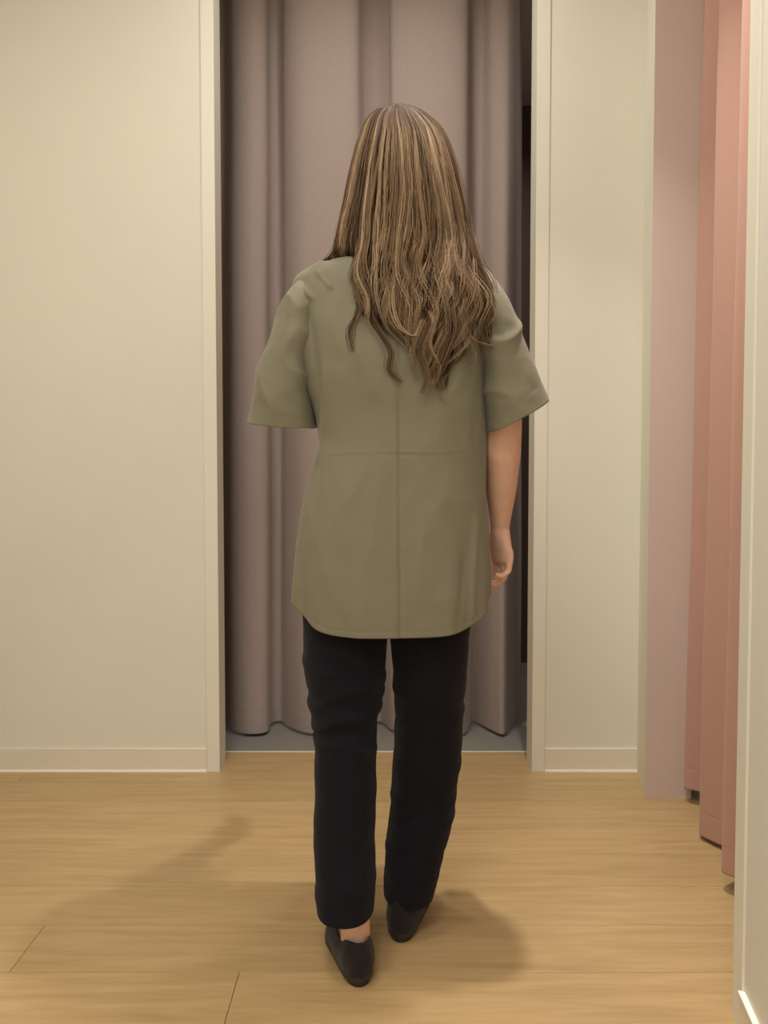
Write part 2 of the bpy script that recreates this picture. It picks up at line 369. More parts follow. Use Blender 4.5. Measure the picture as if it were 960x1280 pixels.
# legs and feet
shoe_l = dict(heel=P(452, 1236, DF(1236)), ang=math.radians(14)); shoe_r = dict(heel=P(499, 1180, DF(1180)), ang=math.radians(-11))
for hip, knee, sh, in ((P(432, 770, 1.63), P(432, 895, 1.585), shoe_l), (P(537, 770, 1.63), P(533, 895, 1.665), shoe_r)):
    h = Vector((sh['heel'].x, sh['heel'].y, 0)); fw = Vector((-math.sin(sh['ang']), math.cos(sh['ang']), 0))
    sh['fw'] = fw
    ank = h + fw * .052 + Vector((0, 0, .105))
    tb.tube([hip, hip.lerp(knee, .5), knee, knee.lerp(ank, .35), knee.lerp(ank, .75), ank, h + fw * .055 + Vector((0, 0, .055))],
            [.066, .058, .046, .046, .034, (.031, .027), (.034, .028)], 20)
    tb.tube([h + fw * .030 + Vector((0, 0, .046)), h + fw * .07 + Vector((0, 0, .038)), h + fw * .13 + Vector((0, 0, .034)), h + fw * .185 + Vector((0, 0, .026)), h + fw * .215 + Vector((0, 0, .026))],
            [(.020, .022), (.018, .024), (.016, .028), (.012, .030), (.008, .022)], 18, up=(0, 0, 1))
me = bpy.data.meshes.new('person_raw'); me.from_pydata([tuple(v) for v in tb.v], [], tb.f); me.update()
raw = bpy.data.objects.new('person_raw', me); col.objects.link(raw)
rm = raw.modifiers.new('r', 'REMESH'); rm.mode = 'VOXEL'; rm.voxel_size = .0034
sm = raw.modifiers.new('s', 'SMOOTH'); sm.factor = .5; sm.iterations = 4
dg = bpy.context.evaluated_depsgraph_get()
bme = bpy.data.meshes.new_from_object(raw.evaluated_get(dg)); bme.name = 'person'
bpy.data.objects.remove(raw)
bme.polygons.foreach_set('use_smooth', [True] * len(bme.polygons)); bme.materials.clear(); bme.materials.append(M_skin)
person = bpy.data.objects.new('person', bme); col.objects.link(person)
tag(person, 'person seen from behind with long wavy hair, olive shirt and black trousers', 'person')
for c, d3, nv in FN:
    n_ = -(d3.cross(ex)).normalized()
    if n_.dot(dn) < 0: n_ = -n_
    cc = c + d3 * .001 + n_ * .0062
    mesh = []
    for a in range(8):
        an = 2 * math.pi * a / 8; mesh.append(cc + ex * (.0040 * math.cos(an)) + d3 * (.0052 * math.sin(an)) - n_ * .0006 * abs(math.cos(an)))
    bot_ = [p - n_ * .0012 for p in mesh]
    mesh_obj('fingernail', mesh + bot_, [tuple(range(8)), tuple(range(15, 7, -1))] + [(a, a + 8, (a + 1) % 8 + 8, (a + 1) % 8) for a in range(8)], M_nail, person)

# ------------------------------------------------------------------ clothes
def pchip(x, y):
    """monotone-ish smooth interpolation through keys"""
    x = np.array(x, float); y = np.array(y, float)
    o = np.argsort(x); x = x[o]; y = y[o]
    m = np.gradient(y, x)
    def g(q):
        q = np.clip(q, x[0], x[-1]); i = np.clip(np.searchsorted(x, q) - 1, 0, len(x) - 2)
        h = x[i + 1] - x[i]; t = (q - x[i]) / h
        return (2 * t**3 - 3 * t**2 + 1) * y[i] + (t**3 - 2 * t**2 + t) * h * m[i] + (-2 * t**3 + 3 * t**2) * y[i + 1] + (t**3 - t**2) * h * m[i + 1]
    return g
def grid_faces(nr, nc, closed=True):
    Fc = []
    for j in range(nr - 1):
        for i in range(nc if closed else nc - 1):
            a = j * nc + i; b = j * nc + (i + 1) % nc
            Fc.append((a, b, b + nc, a + nc))
    return Fc
def grid_normals(G):
    du = np.roll(G, -1, 1) - np.roll(G, 1, 1); dv = np.gradient(G, axis=0)
    n = np.cross(du, dv); return n / (np.linalg.norm(n, axis=2, keepdims=True) + 1e-12)
def pnoise(pts, sc, seed):
    return np.array([noise.noise(Vector((p[0] * sc[0] + seed, p[1] * sc[1] - seed, p[2] * sc[2] + 2 * seed))) for p in pts.reshape(-1, 3)]).reshape(pts.shape[:-1])
def gauss(x, s): return np.exp(-(x / s) ** 2)
def sst(a, b, x): t = np.clip((x - a) / (b - a), 0, 1); return t * t * (3 - 2 * t)

# shirt body: rows (pixel row, left, right edge at the side depth, half depth)
rows = [(318, 446, 556, .058), (322, 436, 564, .064), (329, 412, 586, .074), (337, 392, 602, .082), (347, 376, 614, .088), (365, 368, 617, .096), (400, 370, 613, .105), (440, 376, 609, .112), (490, 387, 607, .114),
        (530, 396, 606.5, .114), (556, 399.5, 606, .116), (580, 394, 606, .118), (612, 383, 606, .122), (660, 372.5, 608, .128), (700, 368.5, 610, .132), (745, 366, 611, .137), (800, 366, 611, .141), (840, 366, 611, .143)]
zz = [PZ(r[0], YB) for r in rows]
fl = pchip(zz, [PX(r[1], YB, r[0]) for r in rows]); fr = pchip(zz, [PX(r[2], YB, r[0]) for r in rows]); fh = pchip(zz, [r[3] for r in rows])
NC, NR = 720, 300
phi = np.linspace(0, 2 * math.pi, NC, endpoint=False)      # 0 = right side, 3pi/2 = back (toward camera)
cph, sph = np.cos(phi), np.sin(phi)
ztop = PZ(318, YB)
rr_ = np.abs(cph)
z_side = PZ(742, YB); z_back = PZ(797, 1.50); z_front = z_back + .03
zh = np.where(sph < 0, z_back, z_front) + (z_side - np.where(sph < 0, z_back, z_front)) * (np.abs(np.sign(cph) * rr_ ** (2 / 2.6)) ** 5)
tt = np.linspace(0, 1, NR)
Z = zh[None, :] + (ztop - zh[None, :]) * tt[:, None]
Lx, Rx, Hd = fl(Z), fr(Z), fh(Z)
ne = 2.6
X = (Lx + Rx) / 2 + (Rx - Lx) / 2 * np.sign(cph)[None] * rr_[None] ** (2 / ne)
yc = YB + .006
bulge = .012 * gauss(Z - PZ(430, 1.53), .12)                # shoulder blades
Y = yc + Hd * np.sign(sph)[None] * np.abs(sph)[None] ** (2 / ne) - bulge * np.clip(-sph, 0, 1)[None]
G = np.stack([X, Y, Z], 2)
# neckline dips slightly at the back centre and more in front
top_w = sst(ztop - .05, ztop, Z)
G[:, :, 2] -= top_w * np.where(sph > 0, .05, .006)[None] * np.abs(sph)[None] ** 1.5
Nn = grid_normals(G)
out = np.stack([G[:, :, 0] - (Lx + Rx) / 2, G[:, :, 1] - yc, np.zeros_like(Z)], 2)
if (Nn * out).sum() < 0: Nn = -Nn
# pixel coordinates of each point, for laying creases where the cloth has them
back = sst(.0, .25, -sph)[None] * np.ones_like(Z)
dy = 1.51
qx = 480 + G[:, :, 0] / G[:, :, 1] * F
qv = (G[:, :, 2] - CAM_Z) / G[:, :, 1]
qy = 640 - F * (qv * math.cos(PITCH) + math.sin(PITCH)) / (math.cos(PITCH) - qv * math.sin(PITCH))
D = .0045 * pnoise(G, (7, 5, 3.0), 1.3) + .0022 * pnoise(G, (22, 12, 9), 4.1) * sst(760, 420, qy)
D += .0007 * pnoise(G, (45, 20, 30), 8.8)
def ridge(pts, sc, seed): return 1 - 2.2 * np.abs(pnoise(pts, sc, seed))
D += (.0026 + .0042 * sst(520, 380, qy)) * np.clip(ridge(G, (9, 6, 4.5), 12.2), 0, 1) ** 2
# centre back seam: narrow tuck, one side a little proud
D += back * (.0016 * sst(500.5, 497.5, qx) * sst(400, 497, qx) - .0030 * gauss(qx - 499.2 - (qy - 640) * .006, 1.6))
# ironed fold across the back
cy = 566 - .012 * (qx - 420) + .8 * np.sin(qx * .05)
D += back * (.0009 * gauss(qy - cy, 2.0) - .0008 * gauss(qy - cy - 3.5, 2.5)) * (.35 + .65 * np.clip(1.3 * pnoise(G * np.array([1, 0, 0]), (14, 1, 1), 2.7) + .5, 0, 1)) * sst(405, 425, qx) * sst(600, 575, qx)
# upright fold at the left shoulder blade, down to the waist
fx = 403 - .01 * (qy - 520)
D += back * .0050 * sst(fx - 3, fx + 2, qx) * sst(fx + 45, fx + 4, qx) * sst(440, 480, qy) * sst(640, 560, qy)
fx2 = 382 + .10 * (qy - 400)
D += back * .0055 * gauss(qx - fx2 + 4, 4.5) * sst(365, 385, qy) * sst(520, 470, qy)
D -= back * .0045 * gauss(qx - fx2 - 7, 5.0) * sst(365, 395, qy) * sst(500, 440, qy)
# small pinched creases on the left shoulder
for (ax_, ay_, bx_, by_, am, wd) in [(398, 340, 416, 362, .0045, 3.2), (374, 356, 396, 376, .0035, 4), (392, 372, 381, 420, -.003, 4), (412, 382, 430, 450, .002, 9),
                                     (588, 440, 560, 500, .003, 8), (600, 470, 590, 560, -.002, 5), (595, 640, 590, 785, .0035, 4), (582, 690, 572, 790, -.0025, 5),
                                     (388, 620, 380, 760, .003, 5), (420, 640, 470, 560, .0018, 12), (520, 760, 560, 600, .0015, 14), (400, 700, 440, 780, .0015, 12)]:
    vx, vy = bx_ - ax_, by_ - ay_; ll = math.hypot(vx, vy); tpar = ((qx - ax_) * vx + (qy - ay_) * vy) / ll ** 2
    dist = ((qx - ax_) * vy - (qy - ay_) * vx) / ll
    D += back * am * gauss(dist, wd) * sst(-.1, .2, tpar) * sst(1.1, .8, tpar)
# hem fold line
hz = Z - zh[None]
D -= .0005 * gauss(hz - .012, .0018)
# ripples low down at the sides
D += .004 * np.sin(phi * 11 + 1.0)[None] * sst(.30, .0, hz) * (.3 + np.abs(cph)[None])
G = G + Nn * D[:, :, None]
shirt = mesh_obj('shirt', G.reshape(-1, 3), grid_faces(NR, NC), M_shirt, person, smooth=True)
s_ = shirt.modifiers.new('thick', 'SOLIDIFY'); s_.thickness = .0016; s_.offset = -1
shirt['label'] = 'olive short sleeved shirt with rounded tail hem and centre back seam'

def sleeve(secs, seed, label):
    ncs, nrs = 160, 110
    S = np.array([[*P(a, b, d), *P(c, e, d), h] for a, b, c, e, d, h in secs])
    key = np.linspace(0, 1, len(S)); T_ = np.linspace(0, 1, nrs)
    I = np.stack([pchip(key, S[:, k])(T_) for k in range(7)], 1)
    an = np.linspace(0, 2 * math.pi, ncs, endpoint=False)
    Gs = np.zeros((nrs, ncs, 3))
    for j in range(nrs):
        o_, i_ = I[j, :3], I[j, 3:6]; c = (o_ + i_) / 2; a = (o_ - i_) / 2
        e = 2 / 2.35
        ca = np.sign(np.cos(an)) * np.abs(np.cos(an)) ** e; sa = np.sign(np.sin(an)) * np.abs(np.sin(an)) ** e
        Gs[j] = c + a * ca[:, None] + np.array([0, 1, 0]) * (I[j, 6] * sa)[:, None]
        Gs[j, :, 2] -= (sst(.75, 1, T_[j]) * .010) * (-np.sin(an)) * (np.sin(an) < 0)
    n = grid_normals(Gs)
    if (n * (Gs - Gs.mean(1, keepdims=True))).sum() < 0: n = -n
    d = .0055 * pnoise(Gs, (9, 9, 5), seed) + .0035 * pnoise(Gs, (20, 14, 16), seed + 3) + .001 * pnoise(Gs, (45, 30, 45), seed + 7)
    d += .0070 * np.clip(ridge(Gs, (8, 8, 9), seed + 11), 0, 1) ** 2
    d *= (1 - .55 * sst(.8, 1, T_))[:, None]
    d -= .0005 * gauss(T_ - .90, .010)[:, None]
    d += .0022 * gauss(an - .35, .05)[None] * sst(.3, .5, T_)[:, None]
    o = mesh_obj('sleeve', (Gs + n * d[:, :, None]).reshape(-1, 3), grid_faces(nrs, ncs), M_shirt, shirt, smooth=True)
    s = o.modifiers.new('thick', 'SOLIDIFY'); s.thickness = .0016; s.offset = -1
    o['label'] = label
sleeve([(590, 338, 584, 440, 1.63, .070), (613, 349, 592, 452, 1.628, .083), (630, 373, 600, 472, 1.625, .086), (646, 412, 604, 496, 1.62, .084), (664, 455, 606, 518, 1.615, .080), (682, 500, 608, 540, 1.61, .076)], 2.2, 'olive sleeve over the hanging bare arm')
sleeve([(396, 340, 400, 440, 1.63, .070), (373, 352, 392, 455, 1.63, .083), (358, 378, 389, 478, 1.63, .088), (339, 425, 391, 505, 1.632, .088), (322, 480, 394, 524, 1.635, .085), (311, 528, 398, 534, 1.637, .080)], 5.7, 'olive sleeve over the forward bent arm')
# neckband
ring = G[-1]; 
nb = []
for off_r, off_z in ((1.0, -.012), (1.018, -.010), (1.02, .002), (.985, .004), (.97, -.010)):
    c = ring.mean(0); nb.append(c + (ring - c) * np.array([off_r, off_r, 1]) + np.array([0, 0, off_z]))
mesh_obj('neckband', np.array(nb)[:, ::4].reshape(-1, 3), grid_faces(5, NC // 4), M_shirt, shirt, smooth=True)

# trousers: hips + two legs in one garment
tv = []; tf = []
def leg(keys, seed, wr):
    S = np.array([[PX(a, d, py), PX(b, d, py), d, PZ(py, d), h] for py, a, b, d, h in keys])
    key = S[:, 3]; nr_, nc_ = 230, 110
    zs = np.linspace(S[0, 3], S[-1, 3], nr_)
    I = [pchip(key, S[:, k])(zs) for k in (0, 1, 2, 4)]
    an = np.linspace(0, 2 * math.pi, nc_, endpoint=False)
    Gs = np.zeros((nr_, nc_, 3)); e = 2 / 2.3
    ca = np.sign(np.cos(an)) * np.abs(np.cos(an)) ** e; sa = np.sign(np.sin(an)) * np.abs(np.sin(an)) ** e
    Gs[:, :, 0] = ((I[0] + I[1]) / 2)[:, None] + ((I[1] - I[0]) / 2)[:, None] * ca
    Gs[:, :, 1] = I[2][:, None] + I[3][:, None] * sa
    Gs[:, :, 2] = zs[:, None]
    # hem is a little lower behind
    Gs[:, :, 2] -= (sst(S[-1, 3] + .08, S[-1, 3], zs) * .006)[:, None] * (-sa)
    n = grid_normals(Gs)
    if (n * (Gs - Gs.mean(1, keepdims=True))).sum() < 0: n = -n
    d = .004 * pnoise(Gs, (8, 8, 9), seed) + .002 * pnoise(Gs, (18, 18, 26), seed + 5)
    for (zc, sl, am) in wr:
        d += am * gauss(zs[:, None] - zc - sl * (Gs[:, :, 0] - Gs[:, :, 0].mean(1, keepdims=True)) - .006 * np.sin(an * 3)[None], .010) * (.4 + .6 * (sa < 0))[None]
    d -= .001 * gauss(zs - S[-1, 3] - .03, .003)[:, None]
    Gs = Gs + n * d[:, :, None]
    b = len(tv); tv.extend(Gs.reshape(-1, 3).tolist()); tf.extend([tuple(b + q for q in f_) for f_ in grid_faces(nr_, nc_)])
leg([(742, 380, 486, 1.63, .100), (770, 380, 484, 1.625, .098), (800, 380.5, 482, 1.62, .094), (850, 385, 479, 1.605, .087), (880, 389, 475, 1.597, .082), (912, 394, 470.5, 1.588, .080), (950, 394.5, 469, 1.575, .081), (1000, 394.5, 469, 1.55, .080),
     (1050, 395, 468, 1.525, .077), (1095, 396, 467, 1.495, .074), (1131, 397, 466, 1.478, .070)], 3.3,
    [(.50, .35, .004), (.475, -.3, -.004), (.45, .25, .0045), (.43, .1, -.004), (.53, -.4, .003), (.40, -.2, .003), (.16, .2, .002)])
leg([(742, 484, 588, 1.635, .100), (770, 486, 587, 1.637, .098), (800, 489.5, 585, 1.64, .094), (850, 492, 580.5, 1.65, .087), (900, 494, 577, 1.66, .083), (950, 493, 574, 1.66, .081), (1000, 489.5, 567.5, 1.65, .080),
     (1040, 484.5, 560, 1.64, .077), (1075, 482, 551, 1.628, .074), (1112, 481, 540, 1.618, .068)], 6.1,
    [(.47, -.3, .003), (.44, .3, -.003), (.30, .5, .003), (.25, .6, -.003), (.20, .5, .003), (.14, .4, -.0025)])
hp = []; nh = 60
for py, a, b, h in [(690, 392, 578, .105), (720, 384, 586, .110), (750, 380, 588, .110), (772, 384, 584, .098), (784, 420, 545, .06)]:
    for k in range(nh):
        an = 2 * math.pi * k / nh
        hp.append(((PX(a, YB, py) + PX(b, YB, py)) / 2 + (PX(b, YB, py) - PX(a, YB, py)) / 2 * math.cos(an), YB + .01 + h * math.sin(an), PZ(py, YB)))
b0 = len(tv); tv.extend(hp); tf.extend([tuple(b0 + q for q in f_) for f_ in grid_faces(5, nh)])
trousers = mesh_obj('trousers', tv, tf, M_trouser, person, smooth=True)
s_ = trousers.modifiers.new('thick', 'SOLIDIFY'); s_.thickness = .0018; s_.offset = -1
trousers['label'] = 'straight cropped black trousers'

# shoes: pointed flats with a low block heel
def shoe(sh, mirror, label):
    h = Vector((sh['heel'].x, sh['heel'].y, 0)); fw = sh['fw']; rt = Vector((fw.y, -fw.x, 0)) * mirror
    n = 72
    def outl(a, shrink=0):
        # a from 0 at heel, around; returns (along, across)
        s = (1 - math.cos(a)) / 2
        Lh = .250
        w = np.interp(s, [0, .03, .1, .25, .45, .65, .8, .9, .97, 1], [0, .016, .026, .0305, .033, .040, .036, .024, .010, 0])
        sg = 1 if a < math.pi else -1
        bend = .010 * sst(.5, 1, s)
        return s * (Lh - 2 * shrink) + shrink, sg * max(0, w - shrink) - bend
    def pt(al, ac, z): return h + fw * al + rt * ac + Vector((0, 0, z))
    V = []; nrow = 12
    for j in range(nrow):
        t = j / (nrow - 1)
        for i in range(n):
            a = 2 * math.pi * i / n; al, ac = outl(a); s = al / .25
            # target on the topline: a slot from the heel to the vamp
            zs_ = np.interp(s, [0, .2, .45, .7, 1], [.016, .014, .008, .005, .005])
            tl = min(al, .150) if al < .150 else .150 + (al - .150) * .06
            th_ = np.interp(tl, [0, .02, .07, .12, .15, .16], [.082, .080, .060, .050, .055, .056])
            wt = np.interp(tl, [0, .02, .07, .12, .148, .156], [0, .020, .0285, .026, .014, .0]) if True else 0
            ta = max(tl, .006); tw = wt * (1 if ac + .01 * sst(.5, 1, s) >= 0 else -1) - .005 * sst(.3, .6, tl / .25)
            if i == 0 : tw = 0
            q = t ** 1.0
            bl = math.sin(math.pi * t) * .006
            x_ = al * (1 - q) + ta * q; y_ = ac * (1 - q) + tw * q
            y_ += bl * (1 if ac > 0 else -1) * min(1, abs(ac) / .01)
            x_ -= bl * 1.2 * max(0, 1 - s / .08)
            # toe box rises quickly then runs flat to the topline
            rise = q ** np.interp(s, [0, .5, .75, 1], [1, .8, .62, .5])
            V.append(pt(x_, y_, zs_ + (th_ - zs_) * rise))
    up = mesh_obj('shoe', V, grid_faces(nrow, n), M_shoe, person, smooth=True)
    s = up.modifiers.new('thick', 'SOLIDIFY'); s.thickness = .0025; s.offset = 0
    up['label'] = label
    # sole
    V = []
    for z_ in (0, 1):
        for i in range(n):
            a = 2 * math.pi * i / n; al, ac = outl(a, -.0015); s_v = al / .25
            zt = np.interp(s_v, [0, .2, .45, .7, 1], [.018, .016, .010, .007, .007]); zb = np.interp(s_v, [0, .25, .42, .62, 1], [.012, .010, .004, .0, .001])
            V.append(pt(al, ac, zt if z_ else zb))
    mesh_obj('sole', V, [tuple(range(n))[::-1], tuple(range(n, 2 * n))] + [(i, (i + 1) % n, n + (i + 1) % n, n + i) for i in range(n)], M_sole, up)
    V = []; k = 24
    for z_, sc_ in ((0, .86), (.014, 1.0)):
        for i in range(k):
            a = 2 * math.pi * i / k
            al = .031 + .031 * math.cos(a) * sc_; ac = .0245 * math.sin(a) * sc_
            if al > .045: al = .045 + (al - .045) * .3
            V.append(pt(al, ac, z_))
    mesh_obj('heel', V, [tuple(range(k))[::-1], tuple(range(k, 2 * k))] + [(i, (i + 1) % k, k + (i + 1) % k, k + i) for i in range(k)], M_sole, up)
shoe(shoe_l, -1, 'black suede pointed flat with bare ankle above it')
shoe(shoe_r, 1, 'black suede pointed flat under the forward leg')

# ------------------------------------------------------------------ hair
hrows = [(129.5, 495, 501, 1.625, .012), (131, 486, 512, 1.610, .03), (136, 474, 527, 1.588, .05), (143, 465, 536, 1.572, .06), (155, 457, 549, 1.550, .08), (172, 449, 558, 1.532, .10), (200, 441, 568, 1.514, .11), (240, 433, 578, 1.504, .11),
         (280, 425, 586, 1.504, .10), (310, 419.5, 592, 1.503, .095), (340, 418, 598, 1.500, .09), (380, 425, 604, 1.495, .09), (520, 430, 608, 1.47, .09)]
HP = np.array([r[0] for r in hrows], float)
hl = pchip(HP, [r[1] for r in hrows]); hr = pchip(HP, [r[2] for r in hrows]); hb = pchip(HP, [r[3] for r in hrows]); hf = pchip(HP, [r[4] for r in hrows])
LP = [290, 325, 350, 380, 410, 430, 450, 470, 500, 540]
ll_ = pchip(LP, [436, 440, 440, 448, 460, 474, 486, 503, 515, 518]); lr_ = pchip(LP, [590, 596, 606, 614, 616, 612, 600, 580, 566, 560])
YH = 1.635
def unproj(px, py, d):
    u = (px - 480) / F; v = (640 - py) / F
    y = math.cos(PITCH) + v * math.sin(PITCH); z = -math.sin(PITCH) + v * math.cos(PITCH)
    s = d / y
    return np.stack([u * s, d, CAM_Z + z * s], -1)
def hair_pos(th, py, depth):
    """th: angle round the head, 0 = back; py: level (pixel row at head depth); depth: inward layer 0..1"""
    k = 1 - .17 * depth
    cx = (hl(py) + hr(py)) / 2; hw = (hr(py) - hl(py)) / 2 * k
    x1 = cx + hw * np.sin(th) + (496 - cx) * sst(175, 131, py) * .5
    bk = (YH - hb(py)) * k; fr_ = hf(py) * k
    y1 = np.where(np.cos(th) > 0, YH - bk * np.cos(th), YH - fr_ * np.cos(th))
    return x1, y1
def shirt_back(x, z):
    L0, R0, H0 = fl(z), fr(z), fh(z)
    u = np.clip((x - (L0 + R0) / 2) / ((R0 - L0) / 2), -.98, .98)
    return yc - H0 * (1 - np.abs(u) ** ne) ** (1 / ne) - .012 * gauss(z - PZ(430, 1.53), .12)
V_h = []; F_h = []; C_h = []; nv = 0
def add_strand(pts, r0, r1, tone, rootd):
    global nv
    n = len(pts)
    t = np.gradient(pts, axis=0); t /= np.linalg.norm(t, axis=1)[:, None] + 1e-9
    a = np.cross(t, np.array([0, 1, 0.2])); a /= np.linalg.norm(a, axis=1)[:, None] + 1e-9
    b = np.cross(t, a)
    s = np.linspace(0, 1, n)
    r = np.where(s < .75, r0, r0 + (r1 - r0) * (s - .75) / .25)[:, None]
    ring = np.stack([pts + a * r * math.cos(q) + b * r * math.sin(q) for q in (0.5, 2.594, 4.689)], 1)
    V_h.append(ring.reshape(-1, 3))
    idx = np.arange(n - 1)[:, None] * 3 + nv
    for q in range(3):
        q2 = (q + 1) % 3
        F_h.append(np.concatenate([idx + q, idx + q2, idx + 3 + q2, idx + 3 + q], 1))
    cc = np.clip(np.stack([np.full(n, tone), np.clip(1 - s / rootd, 0, 1), s], 1), 0, 1)
    C_h.append(np.repeat(cc, 3, axis=0)); nv += n * 3
def end_row(v): return np.interp(v, [0, .12, .3, .45, .58, .7, .82, .92, 1], [398, 425, 455, 478, 492, 478, 442, 436, 425])
clumps = []
for c in range(190):
    th = rng.uniform(-2.15, 2.15) if c % 5 else rng.uniform(-.9, 1.2)
    clumps.append(dict(th=th, ph=rng.uniform(0, 6.28), lam=rng.uniform(75, 150), amp=rng.uniform(4, 12), cut=rng.beta(1.0, 1.7) * 130 - 8, tone=np.clip(rng.normal(.33, .25), .0, .85), depth=rng.random() ** 1.4, drift=rng.normal(0, .09)))
for k, c in enumerate(clumps[:9]): c['tone'] = rng.uniform(.6, .82); c['depth'] = -.2; c['hi'] = 1; c['th'] = [-.42, .10, .52, -.05, .30, -.70, .85, -.22, .68][k]
NP = 30
def strand(c, spread, tone_j, radius, extra_amp=1.0, cutoff=None):
    th0 = c['th'] + rng.normal(0, spread)
    v = np.clip((th0 + .78) / (.78 + 1.25), 0, 1)
    goes_back = -.78 < th0 < 1.25
    dep = np.clip(c['depth'] + rng.normal(0, .05), -.3, 1)
    if goes_back: e = end_row(v) - c['cut'] - abs(rng.normal(0, 10))
    else: e = rng.uniform(372, 430)
    if cutoff: e = cutoff
    ss = np.linspace(0, 1, NP); py = 129.7 + (e - 129.7) * (.35 * ss ** 2 + .65 * ss)
    th = c['th'] + (th0 - c['th']) * (1.15 - .75 * sst(250, 430, py)) + c['drift'] * sst(160, 420, py) + .03 * np.sin(py / 37 + c['ph']) + rng.normal(0, .02) * np.sin(py / rng.uniform(18, 45) + rng.uniform(0, 6))
    x1, y1 = hair_pos(th, py, dep)
    w = sst(285, 365, py)
    if goes_back:
        vv = np.clip(v + rng.normal(0, .012), 0, 1)
        vc = np.clip((c['th'] + c['drift'] + .78) / 2.03, 0, 1); vv = vc + (vv - vc) * (1.1 - .7 * sst(330, 450, py)); x2 = ll_(py) + (lr_(py) - ll_(py)) * vv
        x = x1 * (1 - w) + x2 * w
    else:
        w = sst(316, 352, py); x = x1 - np.sign(th0) * w * 10
    wav = sst(250, 430, py) * c['amp'] * extra_amp
    x = x + wav * np.sin(2 * math.pi * py / c['lam'] + c['ph']) + rng.normal(0, 1.2) * sst(150, 300, py)
    if goes_back:
        zb_ = PZ(1, 1)  # placeholder
        z = unproj(x, py, np.full(NP, 1.52))[:, 2]; xw = (x - 480) / F * 1.52
        sb = shirt_back(xw, z) - .006 - .022 * (1 - dep) * sst(470, 330, py) - .006 * (1 - dep)
        y2 = np.minimum(sb, 1.503 + .02 * dep)
        y = y1 * (1 - w) + y2 * w + wav / 1000 * .5 * np.cos(2 * math.pi * py / c['lam'] + c['ph'])
    else:
        y = y1 + w * (1.775 - y1)
    pts = unproj(x, py, y)
    add_strand(pts, radius, radius * .25, np.clip(c['tone'] + tone_j, 0, 1), .20)
for c in clumps:
    for _ in range(12 if 'hi' in c else 36): strand(c, .009 if 'hi' in c else .036, rng.normal(0, .11), rng.uniform(.0004, .0008))
for _ in range(1500):                    # filler strands all round the head
    c = dict(th=rng.uniform(-2.2, 2.2), ph=rng.uniform(0, 6.28), lam=rng.uniform(80, 150), amp=rng.uniform(1, 5), cut=rng.uniform(0, 130), tone=rng.normal(.22, .1), depth=rng.uniform(.2, 1), drift=rng.normal(0, .03))
    strand(c, 0, 0, .0010)
for k in range(46):                     # loose curling locks at the ends
    th = rng.uniform(-.7, 1.2)
    c = dict(th=th, ph=rng.uniform(0, 6.28), lam=rng.uniform(60, 95), amp=rng.uniform(7, 14), cut=rng.uniform(-6, 40), tone=rng.uniform(.5, .8), depth=0, drift=rng.normal(0, .06))
    for _ in range(7): strand(c, .008, rng.normal(0, .05), .0007)
for _ in range(70):                      # flyaways
    c = dict(th=rng.uniform(-1.6, 1.6), ph=rng.uniform(0, 6.28), lam=rng.uniform(60, 140), amp=rng.uniform(6, 16), cut=rng.uniform(0, 90), tone=.6, depth=-.25, drift=rng.normal(0, .12))
    strand(c, 0, 0, .00035)
def lock(path, n, spread, tone):          # hand-placed locks: list of (px, py, depth)
    base = catmull(path, 22)
    for _ in range(n):
        o1, o2 = rng.normal(0, spread), rng.normal(0, spread); tw = rng.uniform(0, 6.28); a_ = rng.uniform(.5, 4.0)
        tt_ = np.linspace(0, 1, 22); k_ = 1 - .55 * tt_
        x = base[:, 0] + o1 * k_ + a_ * np.sin(tt_ * 5 + tw) * tt_; y = base[:, 1] + .3 * o2 * k_; d = base[:, 2] + o2 * .0012 * k_ + .03 * np.clip(1 - tt_ * 4, 0, 1) ** 2
        add_strand(unproj(x, y, d), .0006, .0002, np.clip(tone + rng.normal(0, .08), 0, 1), .001)
lock([(446, 225, 1.60), (430, 285, 1.60), (420, 310, 1.60), (412, 322, 1.585), (404, 327, 1.58)], 26, 3.0, .25)
lock([(446, 235, 1.60), (429, 300, 1.60), (426, 318, 1.60), (417, 329, 1.585), (406, 324, 1.58)], 22, 4.0, .2)
lock([(584, 280, 1.56), (592, 315, 1.55), (604, 345, 1.545), (613, 380, 1.54), (610, 415, 1.535), (618, 436, 1.535)], 26, 3.0, .5)
lock([(586, 290, 1.56), (596, 325, 1.55), (612, 350, 1.555), (617, 375, 1.55), (612, 400, 1.54)], 22, 3.0, .55)
lock([(575, 330, 1.52), (583, 370, 1.51), (580, 405, 1.51), (592, 425, 1.51), (616, 433, 1.51)], 16, 4, .6)
lock([(580, 360, 1.515), (578, 400, 1.51), (590, 430, 1.51), (594, 448, 1.51), (584, 460, 1.51)], 9, 1.6, .5)
lock([(455, 370, 1.505), (447, 395, 1.505), (438, 415, 1.51), (442, 440, 1.51)], 16, 6.0, .4)
lock([(468, 360, 1.50), (464, 395, 1.50), (478, 420, 1.50), (488, 440, 1.50), (486, 462, 1.50), (500, 478, 1.50)], 22, 6.0, .45)
lock([(500, 320, 1.495), (490, 370, 1.49), (497, 405, 1.485), (518, 420, 1.485), (528, 400, 1.485)], 14, 1.3, .8)
lock([(525, 370, 1.49), (542, 402, 1.485), (538, 430, 1.485), (550, 460, 1.49), (541, 480, 1.49)], 14, 1.4, .75)
lock([(552, 380, 1.49), (536, 412, 1.485), (526, 440, 1.485), (533, 470, 1.49), (527, 492, 1.49)], 20, 4, .5)
lock([(560, 360, 1.49), (566, 410, 1.49), (556, 440, 1.49), (547, 470, 1.49), (553, 488, 1.49)], 22, 5, .45)
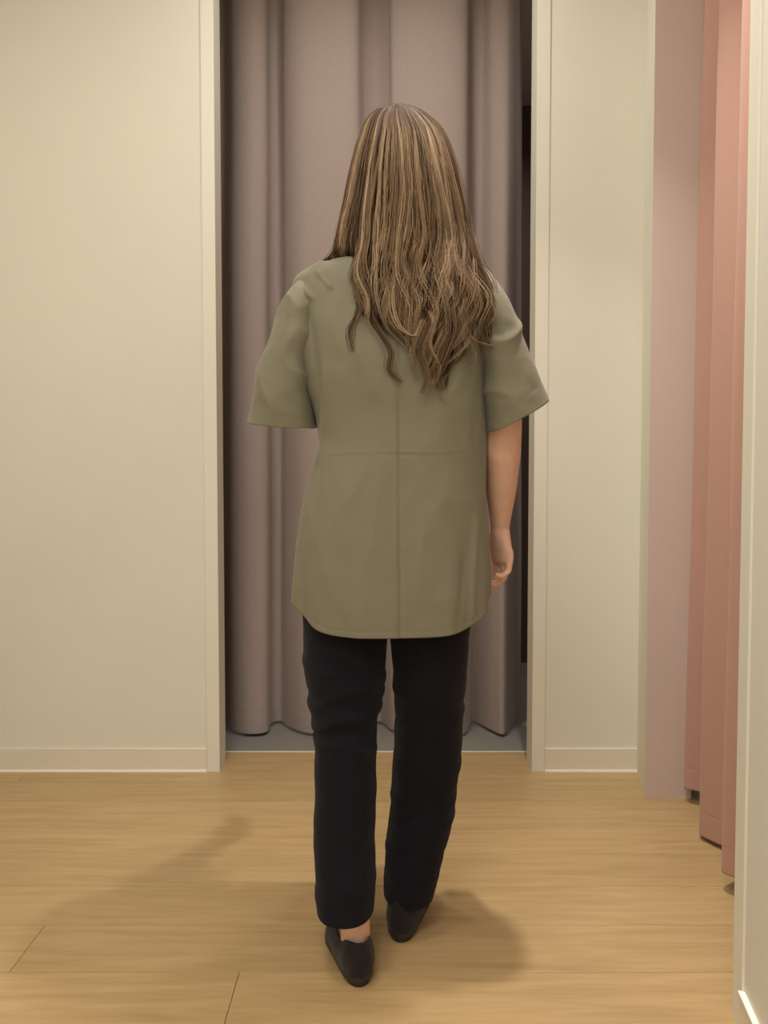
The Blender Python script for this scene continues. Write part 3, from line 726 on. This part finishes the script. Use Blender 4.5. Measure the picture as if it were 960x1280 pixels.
# under-layer that closes the mass of hair
ncap = 72; pys = np.concatenate([np.linspace(132.5, 175, 14), np.linspace(185, 345, 24)])
tha = np.linspace(-2.1, 2.1, ncap); cap = np.zeros((len(pys), ncap, 3))
for j, py in enumerate(pys):
    x, y = hair_pos(tha, np.full(ncap, py), np.full(ncap, 1.1)); cap[j] = unproj(x, np.full(ncap, py), y)
for r_i in range(len(pys)): pass
V_h.append(cap.reshape(-1, 3)); fcap = np.array(grid_faces(len(pys), ncap, closed=False)) + nv
C_h.append(np.tile([[.22, .0, .4]], (cap.size // 3, 1))); F_h.append(fcap); nv += cap.size // 3
Va = np.concatenate(V_h); Fa = np.concatenate(F_h); Ca = np.concatenate(C_h)
hm = bpy.data.meshes.new('hair'); hm.vertices.add(len(Va)); hm.vertices.foreach_set('co', Va.astype(np.float32).ravel())
hm.loops.add(len(Fa) * 4); hm.loops.foreach_set('vertex_index', Fa.astype(np.int32).ravel())
hm.polygons.add(len(Fa)); hm.polygons.foreach_set('loop_start', np.arange(0, len(Fa) * 4, 4, dtype=np.int32)); 
hm.update(calc_edges=True); hm.polygons.foreach_set('use_smooth', [True] * len(Fa))
at = hm.attributes.new('strand', 'FLOAT_VECTOR', 'POINT'); at.data.foreach_set('vector', Ca.astype(np.float32).ravel())
def hair_mat():
    m = bpy.data.materials.new('brown_highlighted_hair'); m.use_nodes = True
    nt = m.node_tree; b = nt.nodes['Principled BSDF']; N = nt.nodes.new; L = nt.links.new
    a = N('ShaderNodeAttribute'); a.attribute_name = 'strand'; sp = N('ShaderNodeSeparateXYZ'); L(a.outputs['Vector'], sp.inputs[0])
    r = N('ShaderNodeValToRGB'); e = r.color_ramp.elements
    e[0].position = 0; e[0].color = lin(38, 28, 20); e[1].position = 1; e[1].color = lin(196, 170, 138)
    q = r.color_ramp.elements.new(.45); q.color = lin(94, 72, 53); q = r.color_ramp.elements.new(.7); q.color = lin(146, 119, 91)
    L(sp.outputs[0], r.inputs['Fac'])
    mx = N('ShaderNodeMix'); mx.data_type = 'RGBA'; mx.inputs[7].default_value = lin(66, 50, 40); mu = N('ShaderNodeMath'); mu.operation = 'MULTIPLY'; mu.inputs[1].default_value = .92
    L(sp.outputs[1], mu.inputs[0]); L(mu.outputs[0], mx.inputs[0]); L(r.outputs[0], mx.inputs[6])
    L(mx.outputs[2], b.inputs['Base Color']); b.inputs['Roughness'].default_value = .7; b.inputs['Specular IOR Level'].default_value = .10
    return m
hm.materials.append(hair_mat())
hair = bpy.data.objects.new('hair', hm); col.objects.link(hair); hair.parent = person
hair['label'] = 'long wavy brown hair with blond highlights falling over the back'
